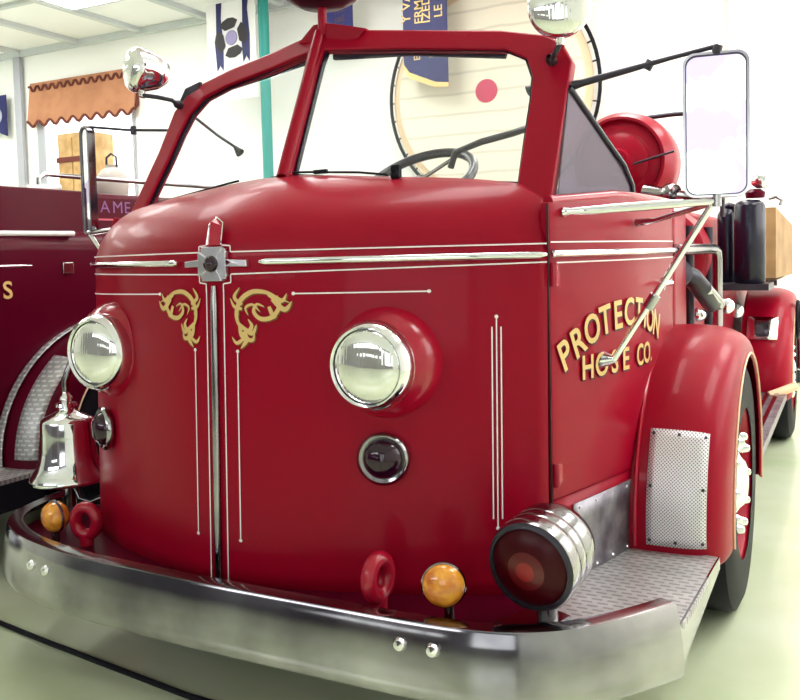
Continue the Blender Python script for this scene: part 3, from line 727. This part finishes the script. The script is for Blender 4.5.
spotlight((.985,.48,2.215), (.25,-.93,.05), .094, [(.955,.53,2.08),(.925,.585,2.07)], [(.925,.62,2.06),(.86,.72,2.03),(.82,.74,2.02),(.79,.74,2.01)])
spotlight((-.86,.56,2.250), (-.45,-.85,.05), .088, [(-.76,.60,2.13),(-.72,.64,2.12),(-.70,.66,2.10)], [(-.68,.70,2.07),(-.60,.78,1.98),(-.53,.80,1.93),(-.50,.80,1.90)])
# small chrome fitting behind the left post
MB().prism([(-.75,.70,2.10),(-.70,.70,2.175),(-.62,.70,2.195),(-.63,.70,2.155),(-.68,.70,2.115)], (0,.02,0)).build('post_badge', DARK, T, bevel=.003)

# ---- mirrors
def rrect(cx_, cz_, w_, h_, r, n=6):
    P = []
    for sx, sz, a in ((1,1,0),(-1,1,90),(-1,-1,180),(1,-1,270)):
        for k in range(n+1):
            t = math.radians(a+90*k/n); P.append((cx_+sx*(w_/2-r)+r*math.cos(t), cz_+sz*(h_/2-r)+r*math.sin(t)))
    return P
def mirror(c, w_, h_, yaw):
    c = Vector(c); Rm = Matrix.Rotation(yaw, 3, 'Z')
    P = rrect(0, 0, w_, h_, .035); I = rrect(0, 0, w_-.014, h_-.014, .030)
    tr = lambda p, d=0: c + Rm @ Vector((p[0], d, p[1]))
    fr_ = MB().band([tr(p) for p in P], [tr(p) for p in I], Rm @ Vector((0,.022,0))); fr_.prism([tr(p,.02) for p in P], Rm @ Vector((0,.012,0)))
    o = fr_.build('side_mirror', CHROMED, T, smooth=30); MB().band([tr(p,-.001) for p in I], [tr((p[0]*.965,p[1]*.985),-.001) for p in I], Rm @ Vector((0,.004,0))).build('mirror_seal', mat('grey_seal', (.10,.09,.12), .6), o, smooth=0); MB().prism([tr(p,.006) for p in I], Rm @ Vector((0,.010,0))).build('mirror_glass', MIRROR, o, smooth=0)
    return o
mirR = mirror((1.432,.55,1.815), .185, .425, math.radians(8))
mirL = mirror((-1.195,.60,1.815), .10, .47, math.radians(-22))
def arm(parent, pts, r, m=CHROME, name='mirror_arm'):
    mb = MB().tube(pts, r, 10); mb.build(name, m, parent)
arm(mirR, [side_p(.40,1.572,.01), side_p(.40,1.574,.03), (1.10,.43,1.575), (1.30,.50,1.585), (1.425,.555,1.59)], [.016,.010,.014,.014,.009])
arm(mirR, [side_p(.86,1.545,.01), (1.20,.84,1.55), (1.43,.575,1.59)], [.014,.009,.009], CHROMED)
arm(mirR, [side_p(.62,1.10,.0), side_p(.62,1.105,.045), (1.17,.61,1.20), (1.23,.60,1.29), (1.42,.56,1.585)], [.03,.012,.011,.011,.010])
arm(mirR, [(1.22,.60,1.27),(1.245,.595,1.31)], .018, CHROMED, 'arm_clamp')
arm(mirR, [(1.432,.558,1.575),(1.432,.558,1.61)], .014, CHROMED, 'mirror_stud')
arm(mirR, [(1.432,.558,2.02),(1.438,.56,2.045)], .014, DARK, 'mirror_stud')
arm(mirR, [(.99,.60,1.985),(1.02,.60,1.990),(1.18,.585,2.012),(1.30,.57,2.028),(1.438,.56,2.045)], [.016,.012,.010,.007,.007], DARK)
arm(mirR, [(1.225,.585,2.005),(1.24,.585,2.03)], .014, DARK, 'arm_clamp')
arm(mirL, [(-.745,.66,2.00),(-.95,.62,2.015),(-1.195,.61,2.05)], .006, DARK)
arm(mirL, [(-.93,.63,1.995),(-.93,.63,2.03)], .013, DARK, 'arm_clamp')
arm(mirL, [(-.93,.55,1.60),(-1.05,.58,1.59),(-1.195,.61,1.585)], .012)
arm(mirL, [(-.955,.52,1.38),(-1.03,.55,1.46),(-1.19,.61,1.58)], .010)

# ---- chassis and body behind the cab
box(-.95, .98, .55, 6.6, .36, .50).build('chassis_frame', CHASSIS, T)
box(-.70, .70, .15, 6.5, .20, .36).build('chassis_frame', CHASSIS, T)
body = MB(); body.box(-1.02, 1.04, 2.05, 6.6, .50, 1.20); body.build('rear_body', RED, T, bevel=.02)
up = MB(); up.box(-1.0, .985, 2.75, 6.5, 1.20, 1.66); up.build('hose_bed', RED, T, bevel=.03)
MB().box(-1.05, 1.08, 1.75, 2.05, .50, 1.58).build('cab_rear_panel', REDSHADED if False else RED, T, bevel=.02)
# curved pump shroud on the side
MB().lathe([(.0,0),(.20,0),(.24,.03),(.24,.34),(.22,.36),(0,.36)], (.90,2.35,1.42), (0,1,0), 40).build('pump_shroud', RED, T)
for x, y in ((1.10,2.15),(1.12,2.65)): MB().tube([(x,y,1.0),(x,y,1.56)], .024).build('stanchion', DARK, T)
# suction inlet, pipes and caps above the front fender
pp = MB(); pp.tube([(1.06,1.78,1.36),(1.16,1.86,1.32),(1.19,2.0,1.25),(1.20,2.15,1.19)], .045); pp.lathe([(.06,0),(.065,.02),(.055,.05),(0,.06)], (1.10,1.80,1.34), (.5,-.8,.25), 20)
pp.build('suction_pipe', DARK, T)
MB().tube([(1.20,1.95,1.27),(1.22,2.1,1.22),(1.22,2.25,1.18)], .03).build('pump_valve', CHROMED, T)
for y, z, r in ((2.6,1.10,.035),(3.0,1.0,.03),(3.6,1.08,.04)):
    MB().lathe([(r,0),(r*1.1,.02),(r*.9,.05),(r*.5,.07),(0,.075)], (1.04,y,z), (1,0,0), 20).build('pump_cap', CHROME, T)
gaug = MB().lathe([(.038,0),(.042,.02),(.03,.03),(0,.035)], (1.16,3.05,1.12), (.3,-1,0), 24); gaug.tube([(1.0,3.12,1.12),(1.16,3.1,1.12)], .02); gaug.build('running_lamp', CHROME, T)
lg = MB()
for k in range(7): lg.box(.96, 1.025, 2.9+.42*k, 3.08+.42*k, 1.215, 1.235+.03*(k % 2))
lg.build('step_brackets', CHROMED, T)
# hose reel
rl = MB().lathe([(0,-.03),(.06,-.03),(.07,0),(.13,.015),(.15,.03),(.18,.03),(.215,.045),(.222,.02),(.235,.02),(.265,.09),(.270,.16),(.262,.30),(.235,.34),(0,.35)], (.715,2.36,1.905), (0.02,1,0), 56)
reel = rl.build('hose_reel', RED, T, smooth=35)
MB().box(.50, .95, 2.50, 2.62, 1.62, 1.86).build('reel_cradle', RED, reel)
MB().tube([(.80,2.62,2.155),(.95,2.62,2.16),(1.15,2.62,2.155)], .012).build('reel_bar', DARK, reel)
MB().tube([(.80,2.36,1.89),(1.0,2.36,1.94)], .006).build('reel_bar', DARK, reel)
nz_ = MB().tube([(.86,2.35,1.74),(.98,2.30,1.72),(1.10,2.2,1.70),(1.20,2.1,1.68)], [.045,.03,.026,.036]); nz_.lathe([(.05,0),(.055,.02),(.045,.05)], (.98,2.28,1.725), (1,-.6,-.1), 16); nz_.build('hose_nozzle', CHROMED, T)
MB().tube([(1.05,2.7,1.73),(1.10,2.7,1.745),(1.16,2.9,1.72),(1.16,2.9,1.62)], .014).build('reel_handle', DARK, T)
# rear fender, running board between
RF = fender(4.95, .50, T, RED, a0=190, a1=-5)
wheel(4.98, .505, T); wheel(4.98, .505, T, mir=-1); fender(4.95, .50, T, RED, mir=-1, a0=190, a1=-5)
sb = MB(); sb.box(1.03, 1.40, 2.20, 4.28, .40, .45)
sb.build('running_board', STEEL, T, smooth=0)
for k in range(6): MB().box(1.06+.055*k, 1.085+.055*k, 2.22, 4.26, .452, .462).build('board_rib', CHROMED, T, smooth=0)
MB().grid(lambda u, v: (1.14+.2*u, 4.95+.738*math.cos(math.radians(152-16*v)), .50+.738*math.sin(math.radians(152-16*v))*.885), 3, 5).build('step_plate', CHROME, RF, solid=.004)
MB().lathe([(.04,0),(.045,.02),(.03,.03),(0,.035)], (1.10,4.10,1.02), (.2,-1,0), 24).build('tail_fitting', CHROME, T)
hr = MB().tube([(1.45+.0, 4.7+.13*math.cos(k*PI/12), .92+.13*math.sin(k*PI/12)) for k in range(24)], .012, 8, closed=True); hr.build('hose_hook', BLACK, T)
MB().tube([(1.30,4.15,.44),(1.46,4.25,.50)], .03).build('mud_flap_bracket', CREAM, T)
# row of fittings on top of rear body side
for y in (2.75, 3.6): MB().tube([(1.07,y,1.2),(1.07,y,1.27),(1.07,y+.12,1.30),(1.07,y+.18,1.24)], .03).build('hand_fitting', CHROMED, T)

# ---- carried equipment
E1 = thing('fire_extinguisher', (1.25,3.2,1.243), 'tall black extinguisher with chrome dome top standing on the red truck', 'fire extinguisher')
MB().lathe([(0,0),(.078,0),(.085,.01),(.085,.44),(.075,.46),(.05,.475),(0,.48)], (1.27,3.2,1.243), (0,0,1), 32).build('cylinder', BLACKG, E1)
MB().lathe([(.05,.47),(.055,.50),(.03,.52)], (1.30,3.2,1.26), (0,0,1), 20).build('collar', REDSHADED, E1)
MB().lathe([(.03,.51),(.055,.53),(.06,.555),(.045,.585),(0,.60)], (1.335,3.2,1.275), (0,0,1), 24).build('dome_top', CHROME, E1)
MB().tube([(1.37,3.2,1.72),(1.41,3.2,1.73),(1.44,3.2,1.71),(1.43,3.2,1.68)], .009).build('handle', CHROMED, E1)
E2 = thing('fire_extinguisher', (1.12,3.3,1.24), 'slimmer black extinguisher just left of the chrome domed one', 'fire extinguisher')
MB().lathe([(0,0),(.05,0),(.055,.01),(.055,.40),(.04,.43),(.02,.44),(0,.45)], (1.13,3.35,1.243), (0,0,1), 28).build('cylinder', BLACKG, E2)
MB().tube([(1.10,3.35,1.68),(1.14,3.35,1.70),(1.19,3.35,1.68)], .02).build('handle', BLACKG, E2)
MB().box(1.03, 1.38, 3.08, 3.45, 1.205, 1.24).build('equipment_shelf', DARK, T)
CB = thing('wooden_crate', (1.2,4.2,1.24), 'tan plywood box on the truck behind the black extinguishers', 'crate')
MB().prism([(1.36,3.9,1.245),(1.41,4.75,1.245),(1.41,4.75,1.60),(1.36,3.9,1.70)], (-.28,0,0)).build('box_body', WOODB, CB, smooth=0)
MB().box(1.06, 1.38, 3.7, 4.8, 1.205, 1.24).build('equipment_shelf', CHROMED, T)

# ================================================================== SECOND TRUCK
DX, DY = -3.03, -.15
T2 = thing('fire_truck', (DX, 2.8, 0), 'red fire truck parked at left, darkened in its colour for shade, diamond plate on its fender', 'fire truck')
def s2(y, z, off=0.0):
    p = side_p(max(.32, y), z, off); return Vector((p.x+DX, p.y+DY + min(0, y-.32), p.z))
m2 = MB().grid(lambda u, v: s2(.32+1.43*u, .42+1.20*v), 16, 12); m2.build('side_panel', REDSHADED, T2, solid=.012, smooth=50)
MB().add([(v.x+DX, v.y+DY, v.z) for v in [Vector(q) for q in nose_grid().v]], nose_grid().f).build('nose_panel', REDSHADED, T2, smooth=50, solid=.01)
dd = MB().box(DX-1.0, DX+1.08, 1.0, 6.0, .5, 1.845); dd.build('rear_body', REDSHADED, T2, bevel=.03)
MB().box(DX-.9, DX+.95, .6, 1.0, 1.1, 1.70).build('seat_back', LEATHER, T2, bevel=.04)
MB().box(DX+1.075, DX+1.10, .62, 1.32, 1.60, 1.845).build('cab_side_screen', REDSHADED, T2, bevel=.01)
MB().tube([s2(.33, 1.607, .02), s2(.75, 1.608, .02), s2(1.27, 1.610, .03)], .014).build('chrome_moulding', WHITEM, T2)
MB().tube([s2(.33, 1.447, .014), s2(.70, 1.447, .014), s2(1.02, 1.447, .014)], [.012,.012,.006]).build('chrome_moulding', CHROME, T2)
MB().box(DX+1.15, DX+1.17, 1.05, 1.12, 1.40, 1.46).build('marker_lamp', CHROMED, T2, bevel=.004)
f2 = fender(1.50+DY, .50, T2, REDSHADED, dx=DX)
wheel(1.52+DY, .505, T2, dx=DX)
def p2(x0, x1, a0, a1, r): return lambda u, v: (DX+x0+(x1-x0)*u, 1.50+DY+r*math.cos(math.radians(a0+(a1-a0)*v)), .50+r*math.sin(math.radians(a0+(a1-a0)*v)))
def p3(x0, x1, a0, a1, off): 
    def f(u, v):
        x = x0+(x1-x0)*u; a = math.radians(a0+(a1-a0)*v); r = fender_r(x)+off
        return (DX+x, 1.50+DY+r*math.cos(a), .50+fz(r, a))
    return f
MB().grid(p3(1.27,1.385,178,130,.008), 6, 14).build('tread_patch', TREADV, f2, solid=.004)
MB().grid(p3(1.15,1.195,184,70,.02), 4, 30).build('tread_trim', TREADV, f2, solid=.006)
deck(MB(), [(DX+.98,.1+DY),(DX+1.30,.12+DY),(DX+1.40,.20+DY),(DX+1.41,.80+DY),(DX+1.11,.86+DY),(DX+1.0,.36+DY)], .478, .02).build('running_board', TREAD, T2, smooth=0)
MB().prism([(DX+1.40,.05,.46),(DX+1.42,.65,.46),(DX+1.42,.65,.34),(DX+1.40,.05,.32)], (.008,0,0)).build('running_board_edge', CHASSIS, T2, smooth=0)
MB().box(DX-.95, DX+1.0, .5, 6, .22, .52).build('chassis_frame', CHASSIS, T2)
b2 = MB(); b2.add([(v[0]+DX, v[1]+DY, v[2]) for v in bmv], bm_.f); b2.build('front_bumper', CHROMED, T2, smooth=35)
a = MB(); b = MB()
vs, fs = letter_side('S', .085, .880, 1.29, .0, .95, .020, .02, s2); a.add(vs, fs)
vs, fs = letter_side('E', .085, .795, 1.29, .0, .95, .010, .02, s2); a.add(vs, fs)
a.build('door_lettering', GOLD, T2, smooth=0)
tx = MB(); k = 0
for ch, y in zip('AMER', (1.40,1.49,1.58,1.66)):
    vs, fs = text_mesh(ch, 1.0, 0.0); my = max(v[1] for v in vs)
    tx.add([(DX+1.084, y+a_*.075/my, 1.735+b_*.065/my) for a_, b_ in vs], fs)
tx.build('body_lettering', mat('mauve_lettering', (.24, .08, .24), .5), T2, smooth=0)
MB().box(DX+1.078, DX+1.086, 1.35, 2.3, 1.69, 1.70).build('body_stripe', mat('pale_red_stripe', (.6,.1,.15), .5), T2, smooth=0)
MB().tube([(DX+1.05,1.02,1.83),(DX+1.05,1.02,1.90),(DX+1.05,1.06,1.925),(DX+1.05,1.4,1.925),(DX+1.05,2.6,1.935)], .013).build('grab_rail', CHROMED, T2)
MB().tube([(DX+1.05,.93,1.66),(DX+1.05,.93,1.80),(DX+1.05,.95,1.845),(DX+1.05,1.15,1.86)], .022).build('grab_rail', WHITEM, T2)
MB().tube([(DX+1.03,.82,1.60),(DX+1.03,.82,1.74),(DX+1.03,.78,1.83),(DX+1.03,.70,1.88)], .018).build('windscreen_post', DARK, T2)

# ================================================================== BACKGROUND OBJECTS
# life net: round jump net hung on the back wall
NC = Vector((-2.05, YB-.22, 3.36)); NR = 1.33
LN = thing('life_net', (NC.x, NC.y, NC.z-NR), 'large round cream canvas life net with sprung rim hung on the back wall', 'life net')
MB().lathe([(0,.0),(.5,.004),(1.0,.01),(1.16,.03),(1.18,.06),(0,.05)], NC, (0,-1,0), 64).build('canvas', CANVAS, LN)
MB().tube([NC+Vector((math.cos(k*PI/36),0,math.sin(k*PI/36)))*NR for k in range(72)], .022, 8, closed=True).build('rim', BLACK, LN)
sp_ = MB()
for k in range(36):
    a_ = 2*PI*k/36; d = Vector((math.cos(a_),0,math.sin(a_))); MB().tube([NC+d*1.15, NC+d*1.32], .011, 6).build('spring', DARK, LN)
MB().lathe([(1.17,.03),(1.18,.015),(1.26,.01),(1.27,.03)], NC, (0,-1,0), 64).build('padded_edge', mat('tan_padding', (.78,.62,.42), .8), LN)
MB().lathe([(0,.066),(.135,.064),(.14,.045)], NC+Vector((-.02,0,.02)), (0,-1,0), 32).build('target_disc', REDDISC, LN)
MB().tube([NC+Vector((-.8,.0,1.1)), NC+Vector((-.8,.18,1.5))], .012).build('hanger', DARK, LN)
MB().tube([NC+Vector((.8,.0,1.1)), NC+Vector((.8,.18,1.5))], .012).build('hanger', DARK, LN)

def hang(name, x0, x1, z0, z1, y, lab, cat, m, pts=None):
    t = thing(name, ((x0+x1)/2, y, z0), lab, cat)
    P = pts or [(x0,z0),(x1,z0),(x1,z1),(x0,z1)]
    MB().prism([(x, y, z) for x, z in P], (0,.012,0)).build('cloth', m, t, smooth=0)
    return t
def btext(parent, txt, x, z, size, y, rot=0, m=BANNERGOLD, name='printed_lettering', sx=1.0):
    vs, fs = text_mesh(txt, 1.0, .01); c = max(v[0] for v in vs)/2
    MB().add([(x+((a_-c)*sx*math.cos(rot)-b_*math.sin(rot))*size, y, z+((a_-c)*sx*math.sin(rot)+b_*math.cos(rot))*size) for a_, b_ in vs], fs).build(name, m, parent, smooth=0)
yb = 7.35
B1 = hang('banner', -3.02, -2.44, 3.5, 4.9, yb, 'navy hanging banner with gold lettering in front of the round life net', 'banner', NAVY,
          [(-3.02,3.75),(-2.95,3.65),(-2.6,3.50),(-2.44,3.48),(-2.44,4.94),(-3.02,4.94)])
MB().prism([(-3.02,yb+.002,3.75),(-2.95,yb+.002,3.65),(-2.6,yb+.002,3.50),(-2.44,yb+.002,3.48),(-2.44,yb+.002,3.43),(-2.62,yb+.002,3.44),(-2.97,yb+.002,3.59),(-3.03,yb+.002,3.70)], (0,.01,0)).build('fringe', BANNERGOLD, B1, smooth=0)
for txt, x, z, s_ in (('Y VA', -2.92, 4.42, .17), ('ERMAN', -2.76, 4.45, .15), ('IZED', -2.66, 4.36, .15), ('LE', -2.50, 4.32, .15), ('ED', -2.80, 3.85, .12), ('18', -2.70, 3.88, .12), ('Pa', -2.60, 3.84, .11)):
    btext(B1, txt, x, z, s_, yb-.004, PI/2)
B2 = hang('banner', -4.16, -3.72, 4.22, 4.9, yb, 'narrow dark navy banner beside the red beacon post', 'banner', NAVY)
for z in (4.5, 4.38, 4.28): btext(B2, 'FIRE DEPT'[:5], -3.9, z, .10, yb-.004, 0.25, mat('dull_print', (.10,.05,.06), .8), sx=.8)
B3 = hang('banner', -6.02, -5.20, 3.6, 4.9, yb, 'white hanging banner with dark ribbons and a round cross badge', 'banner', WHITEC)
for x, z0 in ((-5.80, 4.00), (-5.36, 4.08)):
    MB().prism([(x-.05,yb-.003,z0),(x,yb-.003,z0+.08),(x+.05,yb-.003,z0),(x+.06,yb-.003,z0+.35),(x+.03,yb-.003,z0+.7),(x+.05,yb-.003,4.9),(x-.04,yb-.003,4.9),(x-.05,yb-.003,z0+.5),(x-.08,yb-.003,z0+.4)], (0,-.008,0)).build('ribbon', NAVY, B3, smooth=0)
mc = Vector((-5.60, yb-.006, 4.42))
mb = MB()
for k in range(4):
    a_ = k*PI/2+.2
    q = [(.12,-.08),(.20,-.15),(.25,-.09),(.27,0),(.25,.09),(.20,.15),(.12,.08)]
    mb.prism([mc+Vector((x*math.cos(a_)-z*math.sin(a_),0,x*math.sin(a_)+z*math.cos(a_))) for x, z in q], (0,-.006,0))
mb.build('cross_badge', mat('badge_black', (.03,.025,.03), .6), B3, smooth=0)
MB().lathe([(0,.012),(.09,.012),(.10,0)], mc, (0,-1,0), 24).build('badge_centre', mat('badge_lilac', (.35,.30,.55), .6), B3)
tag(MB().tube([(-5.07,yb-.0,.0),(-5.07,yb-.0,4.94)], .07, 16).build('pole', TEAL), 'tall teal painted pole behind the windscreen', 'pole')
P1 = hang('pennant', -10.95, -10.55, 3.6, 4.26, YB-.12, 'small navy pennant with a round emblem at the far left', 'pennant', NAVY, [(-11.1,3.6),(-10.85,3.66),(-10.62,3.58),(-10.62,4.26),(-11.1,4.26)])
MB().lathe([(.13,0),(.14,.004),(.10,.006),(0,.006)], (-10.86,YB-.125,3.93), (0,-1,0), 20).build('emblem', mat('pale_emblem', (.5,.5,.6), .7), P1)
# valance: awning-like cloth with zig-zag braid and scalloped hem
VA = thing('valance', (-9.2, YB-.15, 3.75), 'tan window valance with scalloped hem and dark zigzag braid', 'valance')
x0, x1, zt, zb = -10.12, -7.80, 4.39, 3.72
vs = []; n = 60
for i in range(n+1):
    t = i/n; x = x0+(x1-x0)*t; hem = zb + .045*math.cos(t*2*PI*9); 
    for v in (0, .33, .66, 1): vs.append((x, YB-.04-.08*v, zt+(hem-zt)*v))
MB().add(vs, [(i*4+k, (i+1)*4+k, (i+1)*4+k+1, i*4+k+1) for i in range(n) for k in range(3)]).build('cloth', BROWN, VA, solid=.01, smooth=0)
MB().tube([(x0+(x1-x0)*i/54, YB-.075, zt-.10+(.04 if i % 4 < 2 else -.03)) for i in range(55)], .02, 6).build('zigzag_braid', BROWND, VA)
MB().tube([(x0+(x1-x0)*i/n, YB-.13, zb + .045*math.cos(i/n*2*PI*9)) for i in range(n+1)], .022, 6).build('hem_braid', BROWND, VA)
MB().prism([(x1,YB-.03,zt),(x1,YB-.12,zb),(x1,YB-.03,zb+.1)], (.012,0,0)).build('side_cloth', BROWND, VA, smooth=0)
# wooden cupboard and lantern behind/on the second truck
CU = thing('cupboard', (-8.65, YB-.5, 0), 'tan wooden cupboard standing against the back wall behind the second truck', 'cupboard')
MB().box(-8.98, -8.33, YB-.55, YB-.05, 0, 3.42).build('body', WOOD, CU, smooth=0, bevel=.01)
MB().box(-8.94, -8.66, YB-.575, YB-.552, .1, 3.35).build('door', WOOD, CU, smooth=0, bevel=.004); MB().box(-8.64, -8.37, YB-.575, YB-.552, .1, 3.35).build('door', WOOD, CU, smooth=0, bevel=.004)
MB().box(-8.98, -8.33, YB-.59, YB-.577, 2.98, 3.06).build('shelf_band', BROWND, CU, smooth=0)
LN2 = mat('pale_beige_enamel', (.52,.47,.42), .35)
LA = thing('lantern', (-2.85, 2.4, 1.85), 'white round lantern with wire handle on top of the second truck', 'lantern')
lx, ly, lz = -2.86, 2.4, 1.905
MB().lathe([(0,-.055),(.07,-.05),(.085,-.04),(.075,-.02),(.105,.03),(.115,.09),(.105,.15),(.075,.195),(.045,.215),(.045,.235),(0,.24)], (lx,ly,lz), (0,0,1), 32).build('body', LN2, LA)
MB().tube([(lx-.05,ly,lz+.22),(lx-.045,ly,lz+.29),(lx,ly,lz+.315),(lx+.045,ly,lz+.29),(lx+.05,ly,lz+.22)], .008).build('wire_handle', DARK, LA)
MB().tube([(lx+.095*math.cos(k*PI/12),ly-.045,lz+.09+.085*math.sin(k*PI/12)) for k in range(24)], .005, 6, closed=True).build('glass_ring', CHROMED, LA)
# black cable on the floor
tag(MB().tube([(-3.4,.42,.012),(-2.2,.24,.012),(-1.27,.12,.012),(-.95,.075,.012),(-.62,.035,.012),(-.155,-.02,.012),(.3,-.03,.012),(.9,.05,.012)], .010, 8).build('cable', BLACK), 'thin black cable lying on the pale floor under the chrome bumper', 'cable')
